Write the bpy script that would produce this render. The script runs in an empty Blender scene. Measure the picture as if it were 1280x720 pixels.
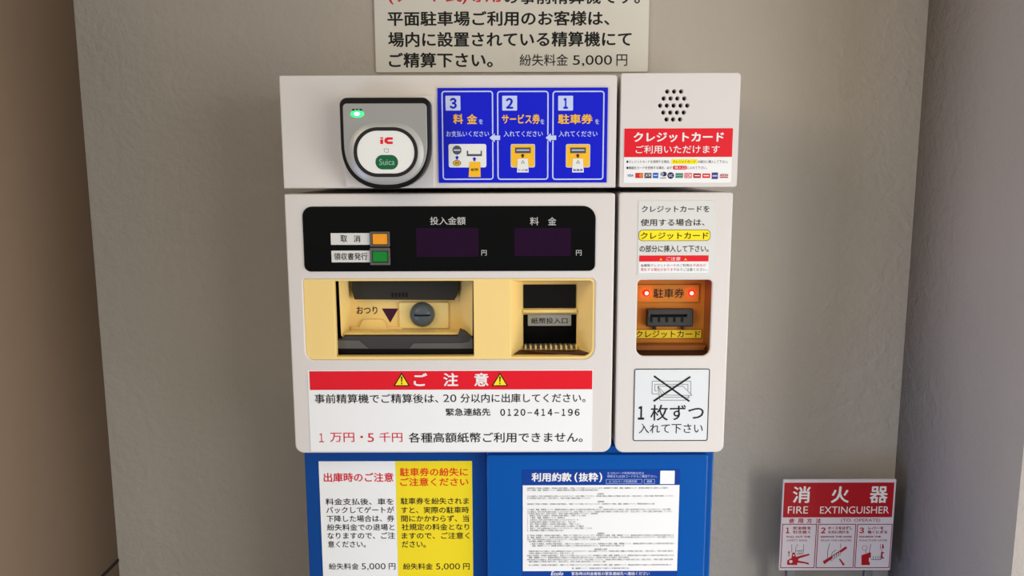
import bpy, bmesh, math, random
from mathutils import Matrix, Vector
random.seed(7)
S = bpy.context.scene
COL = S.collection

# ------------------------------------------------------------------ camera
F_PX, PITCH, ROLL = 1000.0, math.radians(8.53), 0.0027
CAM = Vector((0.0, -1.25, 1.50))
fwd = Vector((0, math.cos(PITCH), -math.sin(PITCH)))
up0 = Vector((0, math.sin(PITCH), math.cos(PITCH)))
r0 = Vector((1, 0, 0))
rc = (r0 - ROLL * up0).normalized()
uc = (up0 + ROLL * r0).normalized()
cam_d = bpy.data.cameras.new('camera')
cam_d.sensor_width = 36.0
cam_d.lens = 36.0 * F_PX / 1280.0
cam_d.clip_start = 0.02
cam = bpy.data.objects.new('camera', cam_d)
COL.objects.link(cam)
m4 = Matrix((rc, uc, -fwd)).transposed().to_4x4()
m4.translation = CAM
cam.matrix_world = m4
S.camera = cam

# ------------------------------------------------------------------ world, lights, exposure
S.view_settings.view_transform = 'Standard'
S.view_settings.look = 'None'
S.view_settings.gamma = 1.0
S.view_settings.use_curve_mapping = False
S.view_settings.exposure = 0.0

w = bpy.data.worlds.new('overcast_sky'); S.world = w
w.use_nodes = True
nt = w.node_tree
bg = nt.nodes['Background']
geo = nt.nodes.new('ShaderNodeTexCoord')
sep = nt.nodes.new('ShaderNodeSeparateXYZ')
mr = nt.nodes.new('ShaderNodeMapRange')
mr.inputs['From Min'].default_value = -0.25; mr.inputs['From Max'].default_value = 0.9
rmp = nt.nodes.new('ShaderNodeValToRGB')
rmp.color_ramp.elements[0].color = (0.20, 0.19, 0.18, 1)
rmp.color_ramp.elements[1].color = (0.82, 0.83, 0.72, 1)
nt.links.new(geo.outputs['Generated'], sep.inputs[0])
nt.links.new(sep.outputs['Z'], mr.inputs['Value'])
nt.links.new(mr.outputs[0], rmp.inputs[0])
nt.links.new(rmp.outputs[0], bg.inputs['Color'])
bg.inputs['Strength'].default_value = 1.38

def area(name, loc, target, size, size_y, power, color):
    d = bpy.data.lights.new(name, 'AREA'); d.shape = 'RECTANGLE'
    d.size = size; d.size_y = size_y; d.energy = power; d.color = color
    o = bpy.data.objects.new(name, d); COL.objects.link(o)
    o.location = loc
    o.rotation_euler = (Vector(target) - Vector(loc)).to_track_quat('-Z', 'Y').to_euler()
    return o

area('daylight_from_the_right', (1.3, -0.75, 0.85), (-0.6, -0.1, 0.9), 1.0, 1.0, 16, (1.0, 0.99, 0.96))
area('daylight_ahead', (2.2, -2.6, 1.4), (0, 0, 1.3), 1.5, 1.5, 25, (1.0, 0.97, 0.95))
area('warm_fill_high_left', (-1.8, -1.5, 2.6), (0.3, 0, 1.3), 1.5, 1.5, 33, (1.0, 0.80, 0.52))  # added fill with no known fixture, warms and brightens the walls
area('cool_fill_low_left', (-1.5, -1.2, 0.4), (0.6, -0.1, 0.9), 1.0, 1.0, 25, (0.40, 0.55, 1.0))  # added unseen fill, lifts and cools the right wall and lower right corner

# ------------------------------------------------------------------ pixel of the photograph -> point on an upright plane at depth Y
def P(px, py, Y):
    d = fwd + rc * ((px - 640.0) / F_PX) + uc * ((360.0 - py) / F_PX)
    t = (Y - CAM.y) / d.y
    p = CAM + d * t
    return (p.x, p.z)

# ------------------------------------------------------------------ materials
def lin(c):
    return tuple((v / 12.92 if v <= 0.04045 else ((v + 0.055) / 1.055) ** 2.4) for v in c)
MATS = {}
def mat(name, rgb, rough=0.5, metal=0.0, spec=0.28, var=0.04, vscale=30.0, bump=0.0, bscale=200.0, emit=0.0, coat=0.0):
    if name in MATS: return MATS[name]
    m = bpy.data.materials.new(name); m.use_nodes = True
    n = m.node_tree.nodes; l = m.node_tree.links
    b = n['Principled BSDF']
    c = lin([v / 255.0 for v in rgb]) + (1,)
    tc = n.new('ShaderNodeTexCoord')
    nz = n.new('ShaderNodeTexNoise'); nz.inputs['Scale'].default_value = vscale; nz.inputs['Detail'].default_value = 4
    l.new(tc.outputs['Object'], nz.inputs['Vector'])
    mx = n.new('ShaderNodeMix'); mx.data_type = 'RGBA'
    mx.inputs['A'].default_value = tuple(v * (1 - var) for v in c[:3]) + (1,)
    mx.inputs['B'].default_value = tuple(min(1, v * (1 + var)) for v in c[:3]) + (1,)
    l.new(nz.outputs['Fac'], mx.inputs['Factor'])
    l.new(mx.outputs['Result'], b.inputs['Base Color'])
    b.inputs['Roughness'].default_value = rough
    b.inputs['Metallic'].default_value = metal
    b.inputs['Specular IOR Level'].default_value = spec
    b.inputs['Coat Weight'].default_value = coat
    if bump:
        n2 = n.new('ShaderNodeTexNoise'); n2.inputs['Scale'].default_value = bscale; n2.inputs['Detail'].default_value = 6
        l.new(tc.outputs['Object'], n2.inputs['Vector'])
        bp = n.new('ShaderNodeBump'); bp.inputs['Strength'].default_value = bump; bp.inputs['Distance'].default_value = 0.002
        l.new(n2.outputs['Fac'], bp.inputs['Height'])
        l.new(bp.outputs[0], b.inputs['Normal'])
    if emit:
        b.inputs['Emission Color'].default_value = c
        b.inputs['Emission Strength'].default_value = emit
    MATS[name] = m
    return m

def stucco(name, rgb):
    m = mat(name, rgb, rough=0.9, spec=0.2, var=0.05, vscale=4.0)
    n = m.node_tree.nodes; l = m.node_tree.links
    b = n['Principled BSDF']; tc = [x for x in n if x.type == 'TEX_COORD'][0]
    big = n.new('ShaderNodeTexNoise'); big.inputs['Scale'].default_value = 2.2
    l.new(tc.outputs['Object'], big.inputs['Vector'])
    st = n.new('ShaderNodeMapRange'); st.inputs['From Min'].default_value = 0.35; st.inputs['From Max'].default_value = 0.65
    l.new(big.outputs['Fac'], st.inputs['Value'])
    f1 = n.new('ShaderNodeTexNoise'); f1.inputs['Scale'].default_value = 75; f1.inputs['Detail'].default_value = 8; f1.inputs['Roughness'].default_value = 0.65
    l.new(tc.outputs['Object'], f1.inputs['Vector'])
    f2 = n.new('ShaderNodeTexNoise'); f2.inputs['Scale'].default_value = 24; f2.inputs['Detail'].default_value = 3; f2.inputs['Distortion'].default_value = 1.2
    l.new(tc.outputs['Object'], f2.inputs['Vector'])
    ad = n.new('ShaderNodeMath'); ad.operation = 'ADD'
    l.new(f1.outputs['Fac'], ad.inputs[0]); l.new(f2.outputs['Fac'], ad.inputs[1])
    ml = n.new('ShaderNodeMath'); ml.operation = 'MULTIPLY'
    mm = n.new('ShaderNodeMath'); mm.operation = 'MULTIPLY_ADD'; mm.inputs[1].default_value = 0.6; mm.inputs[2].default_value = 0.4
    l.new(st.outputs[0], mm.inputs[0])
    l.new(ad.outputs[0], ml.inputs[0]); l.new(mm.outputs[0], ml.inputs[1])
    bp = n.new('ShaderNodeBump'); bp.inputs['Strength'].default_value = 0.7; bp.inputs['Distance'].default_value = 0.004
    l.new(ml.outputs[0], bp.inputs['Height']); l.new(bp.outputs[0], b.inputs['Normal'])
    return m

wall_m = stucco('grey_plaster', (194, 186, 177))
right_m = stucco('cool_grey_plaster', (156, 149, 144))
left_m = mat('smooth_brown_grey_wall', (146, 124, 103), rough=0.8, var=0.03, bump=0.08, bscale=60)
floor_m = mat('concrete', (120, 116, 110), rough=0.85, var=0.15, vscale=12, bump=0.2)
ceil_m = mat('white_ceiling', (190, 186, 178), rough=0.9)
groove_m = mat('dark_joint', (52, 44, 38), rough=0.9)
shell = mat('off_white_enamel', (222, 216, 212), rough=0.38, var=0.02, vscale=9, bump=0.05, bscale=500)
shell_in = mat('dark_inside', (24, 23, 23), rough=0.7)
blue = mat('blue_enamel', (0, 82, 166), rough=0.33, var=0.04, vscale=6, bump=0.04, bscale=300)
blue_dk = mat('deep_blue_enamel', (0, 66, 142), rough=0.4, var=0.04, vscale=6, bump=0.04, bscale=300)
yel = mat('cream_yellow_plastic', (246, 214, 138), rough=0.45, var=0.03, vscale=20)
yel_lt = mat('pale_yellow_plastic', (247, 222, 150), rough=0.45, var=0.03, vscale=20)
orange = mat('amber_plastic', (205, 128, 44), rough=0.45, var=0.05, vscale=20)
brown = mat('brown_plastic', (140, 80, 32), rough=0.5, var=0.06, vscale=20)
black = mat('black_plastic', (16, 16, 17), rough=0.35, spec=0.2, var=0.1)
gloss = mat('black_gloss_panel', (8, 8, 9), rough=0.06, spec=0.14, var=0.1)
purple = mat('dark_purple_display_window', (36, 10, 40), rough=0.1, spec=0.14, var=0.15, vscale=60)
dkgrey = mat('dark_grey_plastic', (62, 61, 60), rough=0.5, var=0.08)
mdgrey = mat('mid_grey_plastic', (92, 90, 88), rough=0.5, var=0.05)
flapm = mat('dark_brown_grey_flap', (52, 49, 44), rough=0.45, var=0.2, vscale=15)
knobm = mat('slate_knob', (82, 92, 98), rough=0.28, var=0.08, vscale=80)
facem = mat('silver_grey_plastic', (160, 159, 156), rough=0.42, metal=0.15, var=0.02)
ringm = mat('light_silver_plastic', (182, 182, 180), rough=0.35, metal=0.2, var=0.02)
rimm = mat('charcoal_rubber', (34, 33, 32), rough=0.4, var=0.1)
padm = mat('white_pad', (236, 236, 232), rough=0.35, var=0.01)
paper = mat('white_paper', (242, 242, 242), rough=0.45, var=0.01)
board_m = mat('white_sign_board', (232, 229, 222), rough=0.4, var=0.015)
pale_st = mat('pale_sticker', (226, 229, 232), rough=0.4, var=0.01)
grey_st = mat('grey_white_sticker', (220, 220, 216), rough=0.4, var=0.01)
paper_y = mat('yellow_paper', (245, 220, 36), rough=0.5, var=0.015)
hi_y = mat('bright_yellow_print', (255, 232, 30), rough=0.5, var=0.01)
dull_y = mat('yellow_strip', (240, 205, 40), rough=0.45, var=0.02)
red_p = mat('red_print', (228, 24, 42), rough=0.42, var=0.015)
red_t = mat('red_ink', (214, 26, 54), rough=0.5, var=0.02)
orange_t = mat('vermilion_ink', (226, 62, 20), rough=0.5, var=0.02)
dkred = mat('dark_red_print', (180, 22, 34), rough=0.45, var=0.02)
dkred2 = mat('crimson_print', (150, 26, 46), rough=0.45, var=0.02)
ink = mat('black_ink', (26, 24, 26), rough=0.5, var=0.05)
ink_soft = mat('grey_ink', (84, 84, 88), rough=0.5, var=0.05)
ink_lt = mat('light_grey_ink', (150, 152, 156), rough=0.5, var=0.05)
white_t = mat('white_ink', (242, 240, 240), rough=0.5, var=0.01)
silver_t = mat('silver_ink', (190, 188, 186), rough=0.5, var=0.02)
royal = mat('royal_blue_print', (8, 22, 206), rough=0.3, var=0.02)
navy = mat('navy_print', (10, 62, 150), rough=0.4, var=0.02)
pale_b = mat('pale_blue_ink', (200, 212, 250), rough=0.5, var=0.01)
amber_t = mat('amber_ink', (250, 190, 40), rough=0.5, var=0.02)
brown_t = mat('dark_brown_ink', (62, 34, 16), rough=0.5, var=0.02)
purple_t = mat('purple_ink', (66, 14, 52), rough=0.5, var=0.02)
green_t = mat('green_print', (18, 98, 58), rough=0.4, var=0.02)
green_l = mat('light_green_print', (140, 190, 160), rough=0.4, var=0.02)
btn_o = mat('orange_button', (246, 160, 40), rough=0.35, var=0.03)
btn_g = mat('green_button', (22, 132, 48), rough=0.35, var=0.03)
steel = mat('grey_painted_steel', (150, 152, 156), rough=0.4, metal=0.6, var=0.03)
sign_w = mat('lilac_white_board', (222, 214, 224), rough=0.45, var=0.015)
led_g = mat('lit_green_lamp', (60, 255, 130), rough=0.3, emit=1.0)
led_gc = mat('lit_green_lamp_core', (190, 255, 220), rough=0.3, emit=2.2)
led_r = mat('lit_red_lamp', (255, 40, 26), rough=0.3, emit=0.9)
led_rc = mat('lit_red_lamp_core', (255, 205, 175), rough=0.3, emit=2.2)
card_b = mat('card_blue_print', (20, 96, 190), rough=0.4); card_o = mat('card_orange_print', (232, 130, 60), rough=0.4)
card_d = mat('card_dark_print', (60, 50, 58), rough=0.4); card_n = mat('card_navy_print', (44, 42, 96), rough=0.4)
card_g = mat('card_teal_print', (70, 130, 116), rough=0.4); card_p = mat('card_purple_print', (76, 62, 128), rough=0.4)

# ------------------------------------------------------------------ mesh building
def curve_mesh(loops, depth=0.0, bevel=0.0, res=2):
    c = bpy.data.curves.new('tmp', 'CURVE'); c.dimensions = '2D'; c.fill_mode = 'BOTH'
    for lp in loops:
        s = c.splines.new('POLY'); s.points.add(len(lp) - 1); s.use_cyclic_u = True
        for p, q in zip(s.points, lp): p.co = (q[0], q[1], 0, 1)
    if depth:
        c.extrude = depth / 2 - bevel; c.bevel_depth = bevel; c.bevel_resolution = res; c.offset = -bevel
    o = bpy.data.objects.new('tmp', c)
    m = bpy.data.meshes.new_from_object(o)
    vs = [tuple(v.co) for v in m.vertices]; fs = [tuple(p.vertices) for p in m.polygons]
    bpy.data.objects.remove(o); bpy.data.curves.remove(c); bpy.data.meshes.remove(m)
    return vs, fs

def text_mesh(s, weight=0.0, shear=0.0, res=3):
    c = bpy.data.curves.new('tmp', 'FONT'); c.body = s; c.resolution_u = res; c.shear = shear
    o = bpy.data.objects.new('tmp', c)
    m = bpy.data.meshes.new_from_object(o)
    vs = [tuple(v.co) for v in m.vertices]; fs = [tuple(p.vertices) for p in m.polygons]
    bpy.data.objects.remove(o); bpy.data.curves.remove(c); bpy.data.meshes.remove(m)
    if weight:                       # heavier lettering: the outline doubled up a little to each side
        n = len(vs); v2 = []; f2 = []
        for q, (a, b_) in enumerate(((1, 0), (-1, 0), (0, .8), (0, -.8))):
            v2 += [(x + a * weight, y + b_ * weight, z + q * 3e-5) for x, y, z in vs]
            f2 += [tuple(j + q * n for j in f) for f in fs]
        vs, fs = v2, f2
    return vs, fs

ORG = {}
class MB:
    def __init__(self): self.v = []; self.f = []; self.mi = []; self.mats = []
    def add(self, vs, fs, m):
        if m not in self.mats: self.mats.append(m)
        k = self.mats.index(m); b = len(self.v)
        self.v += [tuple(v) for v in vs]
        for f in fs:
            self.f.append(tuple(i + b for i in f)); self.mi.append(k)
        return self
    # prism: loops in world (x, z); front face at Y=yf, thickness towards the wall
    def plate(self, loops, yf, depth, m, bevel=0.0, res=2):
        vs, fs = curve_mesh(loops, depth, bevel, res)
        return self.add([(x, yf + depth / 2 - z, y) for x, y, z in vs], fs, m)
    def flat(self, loops, y, m):
        vs, fs = curve_mesh(loops)
        return self.add([(x, y, yy) for x, yy, z in vs], fs, m)
    def loft(self, la, ya, lb, yb, m, close_back=False):
        n = len(la)
        vs = [(x, ya, z) for x, z in la] + [(x, yb, z) for x, z in lb]
        fs = [(i, (i + 1) % n, n + (i + 1) % n, n + i) for i in range(n)]
        if close_back: fs.append(tuple(range(n, 2 * n)))
        return self.add(vs, fs, m)
    def quad(self, pts, m): return self.add(pts, [tuple(range(len(pts)))], m)
    def box(self, x0, x1, y0, y1, z0, z1, m):
        vs = [(x, y, z) for z in (z0, z1) for y in (y0, y1) for x in (x0, x1)]
        return self.add(vs, [(0, 2, 3, 1), (4, 5, 7, 6), (0, 1, 5, 4), (2, 6, 7, 3), (0, 4, 6, 2), (1, 3, 7, 5)], m)
    def lathe(self, cx, cz, prof, m, seg=32, sx=1.0, sz=1.0):   # profile of (radius, y), round the axis that points out of the wall
        vs = []; fs = []
        for r, y in prof:
            for i in range(seg):
                a = 2 * math.pi * i / seg
                vs.append((cx + r * sx * math.cos(a), y, cz + r * sz * math.sin(a)))
        for k in range(len(prof) - 1):
            for i in range(seg):
                j = (i + 1) % seg
                fs.append((k * seg + i, k * seg + j, (k + 1) * seg + j, (k + 1) * seg + i))
        fs.append(tuple(range((len(prof) - 1) * seg, len(prof) * seg)))
        return self.add(vs, fs, m)
    def build(self, name, parent=None, smooth=True, label=None, origin=None):
        o_w = ORG[parent.name] if parent else Vector(origin or (0, 0, 0))
        me = bpy.data.meshes.new(name)
        me.from_pydata([(a - o_w.x, b - o_w.y, c - o_w.z) for a, b, c in self.v], [], self.f)
        for m in self.mats: me.materials.append(m)
        me.polygons.foreach_set('material_index', self.mi)
        if smooth:
            bm = bmesh.new(); bm.from_mesh(me)
            bmesh.ops.remove_doubles(bm, verts=bm.verts, dist=2e-6)
            bmesh.ops.recalc_face_normals(bm, faces=bm.faces)
            for f in bm.faces: f.smooth = abs(f.normal.y) < .999
            for e in bm.edges:
                if len(e.link_faces) != 2 or e.calc_face_angle(0) > 0.6: e.smooth = False
            bm.to_mesh(me); bm.free()
        me.update()
        o = bpy.data.objects.new(name, me); COL.objects.link(o)
        if parent: o.parent = parent
        else: o.location = o_w
        ORG[o.name] = o_w
        if label: o['label'] = label
        return o

def thing(name, label, cat, loc, group=None):
    o = bpy.data.objects.new(name, None); COL.objects.link(o)
    o.location = loc; o.empty_display_size = 0.05
    o['label'] = label; o['category'] = cat
    if group: o['group'] = group
    ORG[o.name] = Vector(loc)
    return o

# 2-D outlines; pixel numbers are read off the photograph on the plane Y
def R(x0, y0, x1, y1, Y):
    xm, ym = (x0 + x1) / 2, (y0 + y1) / 2
    return P(x0, ym, Y)[0], P(xm, y1, Y)[1], P(x1, ym, Y)[0], P(xm, y0, Y)[1]
def wrr(ax, az, bx, bz, r, seg=8):       # world rounded rectangle, r = one radius or (tl, tr, br, bl)
    if not isinstance(r, (tuple, list)): r = (r,) * 4
    r = tuple(min(q, .485 * (bx - ax), .485 * (bz - az)) for q in r)
    tl, tr, br, bl = r
    pts = []
    for cx, cz, q, rad in ((bx - tr, bz - tr, 0, tr), (ax + tl, bz - tl, 90, tl), (ax + bl, az + bl, 180, bl), (bx - br, az + br, 270, br)):
        if rad <= 0: pts.append((cx, cz)); continue
        for i in range(seg + 1):
            a = math.radians(q + 90 * i / seg)
            pts.append((cx + rad * math.cos(a), cz + rad * math.sin(a)))
    return pts
def k_of(Y): return (Y - CAM.y) / F_PX * 1.02     # metres per pixel on a plane, roughly
def rr(x0, y0, x1, y1, Y, r=0.0, seg=8):
    k = k_of(Y)
    r = tuple(q * k for q in r) if isinstance(r, (tuple, list)) else r * k
    return wrr(*R(x0, y0, x1, y1, Y), r, seg)
def poly(pts, Y): return [P(x, y, Y) for x, y in pts]
def ell(cx, cy, rx, ry, Y, seg=40):
    x, z = P(cx, cy, Y); k = k_of(Y)
    return [(x + rx * k * math.cos(2 * math.pi * i / seg), z + ry * k * math.sin(2 * math.pi * i / seg)) for i in range(seg)]

LAY = 0.00018
class Ink(MB):                       # flat print on a sheet whose front is at Y
    def __init__(self, Y): super().__init__(); self.Y = Y
    def y(self, n): return self.Y - LAY * n
    def t(self, s, x0, y0, x1, y1, m, n=1, weight=0.0, shear=0.0, res=3):
        ax, az, bx, bz = R(x0, y0, x1, y1, self.Y)
        vs, fs = text_mesh(s, weight, shear, res)
        lx = min(v[0] for v in vs); hx = max(v[0] for v in vs); ly = min(v[1] for v in vs); hy = max(v[1] for v in vs)
        self.add([(ax + (v[0] - lx) / (hx - lx) * (bx - ax), self.y(n) - v[2], az + (v[1] - ly) / (hy - ly) * (bz - az)) for v in vs], fs, m)
        return self
    def num(self, s, x0, y0, x1, y1, m, n=1, weight=0.0, fill=0.72):    # figures set one by one at an even pitch
        pitch = (x1 - x0) / (len(s) - 1 + fill); w_ = pitch * fill
        for j, ch in enumerate(s):
            a = x0 + j * pitch
            if ch == '-': self.r(a, (y0 + y1) / 2, a + w_, (y0 + y1) / 2 + 1.1, m, n)
            elif ch == '1': self.t('１', a + w_ * .12, y0, a + w_ * .85, y1, m, n, weight)
            else: self.t(chr(0xFF10 + int(ch)), a, y0, a + w_, y1, m, n, weight)
        return self
    def r(self, x0, y0, x1, y1, m, n=1, rad=0.0): self.flat([rr(x0, y0, x1, y1, self.Y, rad)], self.y(n), m); return self
    def frame(self, x0, y0, x1, y1, th, m, n=1, rad=0.0):
        self.flat([rr(x0, y0, x1, y1, self.Y, rad), rr(x0 + th, y0 + th, x1 - th, y1 - th, self.Y, max(0, rad - th))], self.y(n), m); return self
    def p(self, pts, m, n=1): self.flat([poly(pts, self.Y)], self.y(n), m); return self
    def e(self, cx, cy, rx, ry, m, n=1, hole=0.0):
        lp = [ell(cx, cy, rx, ry, self.Y)]
        if hole: lp.append(ell(cx, cy, rx - hole, ry - hole, self.Y))
        self.flat(lp, self.y(n), m); return self
    def l(self, pts, wd, m, n=1):
        for (x0, y0), (x1, y1) in zip(pts, pts[1:]):
            L = math.hypot(x1 - x0, y1 - y0) or 1
            nx, ny = -(y1 - y0) / L * wd / 2, (x1 - x0) / L * wd / 2
            q = [P(x0 + nx, y0 + ny, self.Y), P(x1 + nx, y1 + ny, self.Y), P(x1 - nx, y1 - ny, self.Y), P(x0 - nx, y0 - ny, self.Y)]
            self.add([(a, self.y(n), b) for a, b in q], [(0, 1, 2, 3)], m)
        return self
    def build(self, name, parent, label=None): return super().build(name, parent, smooth=False, label=label)

def sheet(loop, Y, m, parent, name='sticker', th=0.0006, label=None):
    b = MB(); b.plate([loop], Y - th, th, m)
    return b.build(name, parent, label=label)

# ------------------------------------------------------------------ setting
XL = P(120.2, 355, 0)[0]; XR = P(1137.5, 330, 0)[0]
def struct(name, mb):
    o = mb.build(name); o['kind'] = 'structure'; return o
ZC, YL, YR = 2.85, -0.62, -0.31
struct('wall_back', MB().box(XL - 0.12, XR + 0.12, 0, 0.12, 0, ZC, wall_m))
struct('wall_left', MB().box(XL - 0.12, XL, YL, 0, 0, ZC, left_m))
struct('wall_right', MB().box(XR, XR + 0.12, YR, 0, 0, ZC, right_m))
struct('floor', MB().box(-3.5, 3.5, -5, 0.12, -0.1, 0, floor_m))
struct('ceiling', MB().box(-3.5, 3.5, -1.6, 0.12, ZC, ZC + 0.1, ceil_m))
zg = P(149, 700, 0)[1]
struct('trim_1', MB().box(XL, XL + 0.0012, YL, 0, zg - 0.0025, zg + 0.0025, groove_m))

# ------------------------------------------------------------------ main payment unit
YF = -0.22
x0, z0, x1, z1 = R(362, 242, 766.5, 566, YF)
main = thing('payment_machine', 'large off-white machine with black display, coin and bill bays and red caution sticker', 'payment machine', (0.5 * (x0 + x1), 0, z0))
k = k_of(YF)
bez = rr(380.5, 348.6, 743.6, 449.6, YF, (3, 6, 14, 11))
b = MB(); b.plate([wrr(x0, z0, x1, z1, (2 * k, 3 * k, 12 * k, 11 * k)), bez], YF, 0.22, shell, bevel=0.002)
b.build('body', main)
ZMB = z0
# yellow bezel with the two openings
YB = YF + 0.0015
coin_o = rr(418.8, 351.3, 592, 445.6, YB, (0.5, 0.5, 1, 1)); bill_o = rr(638.8, 351, 740.3, 445.6, YB, (1, 4, 11, 1))
b = MB(); b.plate([bez, coin_o, bill_o], YB, 0.012, yel, bevel=0.001)
bezo = b.build('bay_bezel', main, label='cream yellow bezel around coin and bill bays')
# display panel
YD = YF - 0.0015
b = MB(); b.plate([rr(379.3, 257.7, 744.3, 339, YF, (12, 16, 8, 8))], YD, 0.0035, gloss, bevel=0.0008)
disp = b.build('display_panel', main, label='glossy black display panel')
for a in ((520.5, 285, 598, 321), (643, 285, 713.5, 320)):
    q = MB(); q.plate([rr(*a, YD, 0.6)], YD - 0.0003, 0.0003, purple); q.build('display_window', disp, label='dark purple display window')
i = Ink(YD); i.t('投入金額', 537.5, 271, 582, 281, silver_t, weight=0.012); i.build('lettering', disp); i = Ink(YD); i.t('円', 601.7, 312.6, 608.3, 319.5, silver_t, weight=.01); i.build('lettering', disp)
i = Ink(YD); i.t('料', 662.4, 271.5, 673.5, 281.5, silver_t, weight=0.012); i.t('金', 685, 271.5, 695.4, 281.5, silver_t, weight=.012); i.build('lettering', disp); i = Ink(YD); i.t('円', 720, 312.6, 727, 319.5, silver_t, weight=.01); i.build('lettering', disp)
for lab, rx, tx in (('取 消', (413.6, 291.3, 462.5, 306), (425.6, 294, 450.6, 302.8)), ('領収書発行', (414.5, 313.2, 463, 327.8), (417.4, 316, 459.4, 325))):
    q = MB(); q.plate([rr(*rx, YD, 0.8)], YD - 0.001, 0.001, grey_st, bevel=0.0002); lp = q.build('label_plate', main, label='small white label plate')
    i = Ink(YD - 0.001)
    if lab == '取 消':
        i.t('取', 425.6, 294, 434, 302.8, ink, weight=.012); i.t('消', 442, 294, 450.6, 302.8, ink, weight=.012)
    else: i.t(lab, *tx, ink, weight=.012)
    i.build('lettering', lp)
for fr, cap, m in (((463, 289.3, 487.5, 308), (466, 292, 484.8, 305.3), btn_o), ((463, 309.5, 488, 331), (466.2, 314, 485, 327.2), btn_g)):
    q = MB(); q.plate([rr(*fr, YD, 0.8), rr(cap[0] - .6, cap[1] - .6, cap[2] + .6, cap[3] + .6, YD, .5)], YD - 0.004, 0.004, mdgrey, bevel=0.0006)
    bt = q.build('button', main, label='square %s push button' % ('orange' if m is btn_o else 'green'))
    q = MB(); q.plate([rr(*cap, YD, 0.6)], YD - 0.0028, 0.0026, m, bevel=0.0006); q.build('button_cap', bt)
# coin bay
YI, YK = YB + 0.012, YB + 0.05
b = MB()
b.loft(coin_o, YI - 0.001, rr(416, 345, 594, 447, YK + 0.025, 1), YK + 0.025, dkgrey, close_back=True)
coin = b.build('coin_bay', main, label='dark coin and change bay')
Yfr = YB + 0.014
fl = [P(423.2, 350, Yfr), P(590.6, 350, Yfr), P(590.6, 420.5, Yfr), P(574, 414, Yfr), P(574, 418.5, Yfr), P(431, 418.5, Yfr), P(428.5, 421.5, Yfr), P(426.5, 419, Yfr)]
bk = [P(438.5, 350, YK), P(573, 350, YK), P(573, 411, YK), P(572.5, 412, YK), P(572.5, 413, YK), P(438.5, 413, YK), P(438, 412, YK), P(438, 411, YK)]
b = MB(); n8 = len(fl)
vs = [(x, Yfr, z) for x, z in fl] + [(x, YK, z) for x, z in bk]
fs = [(j, (j + 1) % n8, n8 + (j + 1) % n8, n8 + j) for j in range(1, n8)] + [tuple(range(n8, 2 * n8))]
b.add(vs, fs, yel)
ins = b.build('coin_cup', main, label='yellow change cup inside the coin bay')
b = MB(); b.plate([poly([(440, 347), (573.5, 347), (573.5, 364), (568, 375.3), (443, 374.5), (439, 362)], YK - .012)], YK - 0.012, 0.011, flapm, bevel=0.0012)
fo = b.build('flap', coin, label='dark flap above the change cup')
for xx in (490, 494.5, 499, 503.5, 508):
    b = MB(); b.plate([rr(xx, 366, xx + 1.4, 371.5, YK - .012, .4)], YK - 0.0132, 0.0014, black); b.build('rib', coin)
b = MB(); b.plate([poly([(439, 412), (439, 408), (450, 408), (453, 400), (457, 398.5), (478, 398.5), (481, 400), (484, 408), (503, 408), (504, 412)], YK)], YK - 0.004, 0.004, yel, bevel=0.001)
b.build('flap_tab', ins)
b = MB(); b.plate([rr(499.3, 377.5, 561, 410, YK, 2)], YK - 0.0035, 0.0035, yel_lt, bevel=0.001); b.build('coin_plate', ins)
b = MB(); b.plate([rr(429, 414.5, 573.5, 418.8, YB + .03, .5)], YB + 0.022, 0.022, yel_lt, bevel=0.0008); b.build('lip', ins)
i = Ink(YK); i.t('おつり', 445.6, 383, 471.8, 392.6, brown_t, weight=.022); i.p([(477.3, 385.6), (498, 385.6), (487.8, 403.4)], purple_t); i.build('lettering', ins)
Yk = YK - 0.0035
cx, cz = P(527.3, 394, Yk - .008); rk = 15.2 * k_of(Yk)
b = MB(); b.lathe(cx, cz, [(rk * 1.02, Yk), (rk * 1.02, Yk - .004)] + [(rk * math.cos(a), Yk - .004 - 0.011 * math.sin(a)) for a in [math.radians(d) for d in (10, 25, 40, 55, 70, 80, 87)]], knobm, seg=40)
kn = b.build('coin_knob', main, label='round slate grey knob with coin slot')
b = MB(); xk, zk = P(527.8, 394.3, Yk - .015)
b.box(xk - .0108, xk + .0108, Yk - .0162, Yk - .0060, zk - .0009, zk + .0009, black); b.build('coin_slot', kn)
# dark bowl under the cup
Yw = YB + 0.013
b = MB(); b.plate([poly([(420, 424), (427, 423), (431, 420), (572, 420), (574, 413.5), (590.8, 420.8), (591.5, 436.5), (421, 436.5)], Yw)], Yw, 0.02, dkgrey, bevel=0.001); bow = b.build('bowl', coin)
b = MB(); b.plate([poly([(421, 425), (449, 425.5), (461, 435.5), (421, 435.5)], Yw)], Yw - .0012, 0.0012, mdgrey, bevel=0.0004); b.build('bowl_rim', coin)
b = MB(); b.plate([poly([(511, 435.5), (517, 429), (578, 428.5), (586, 427), (589, 423), (591, 423), (591, 435.5)], Yw)], Yw - .0012, 0.0012, mdgrey, bevel=0.0004); b.build('bowl_rim', coin)
b = MB(); b.plate([poly([(420, 436.6), (591.8, 436.6), (591.8, 445.8), (420.3, 445.8)], Yw)], Yw + .004, 0.02, black); b.build('dark_gap_strip', coin)  # black strip puts the dark of the gap below the bowl into colour
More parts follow.
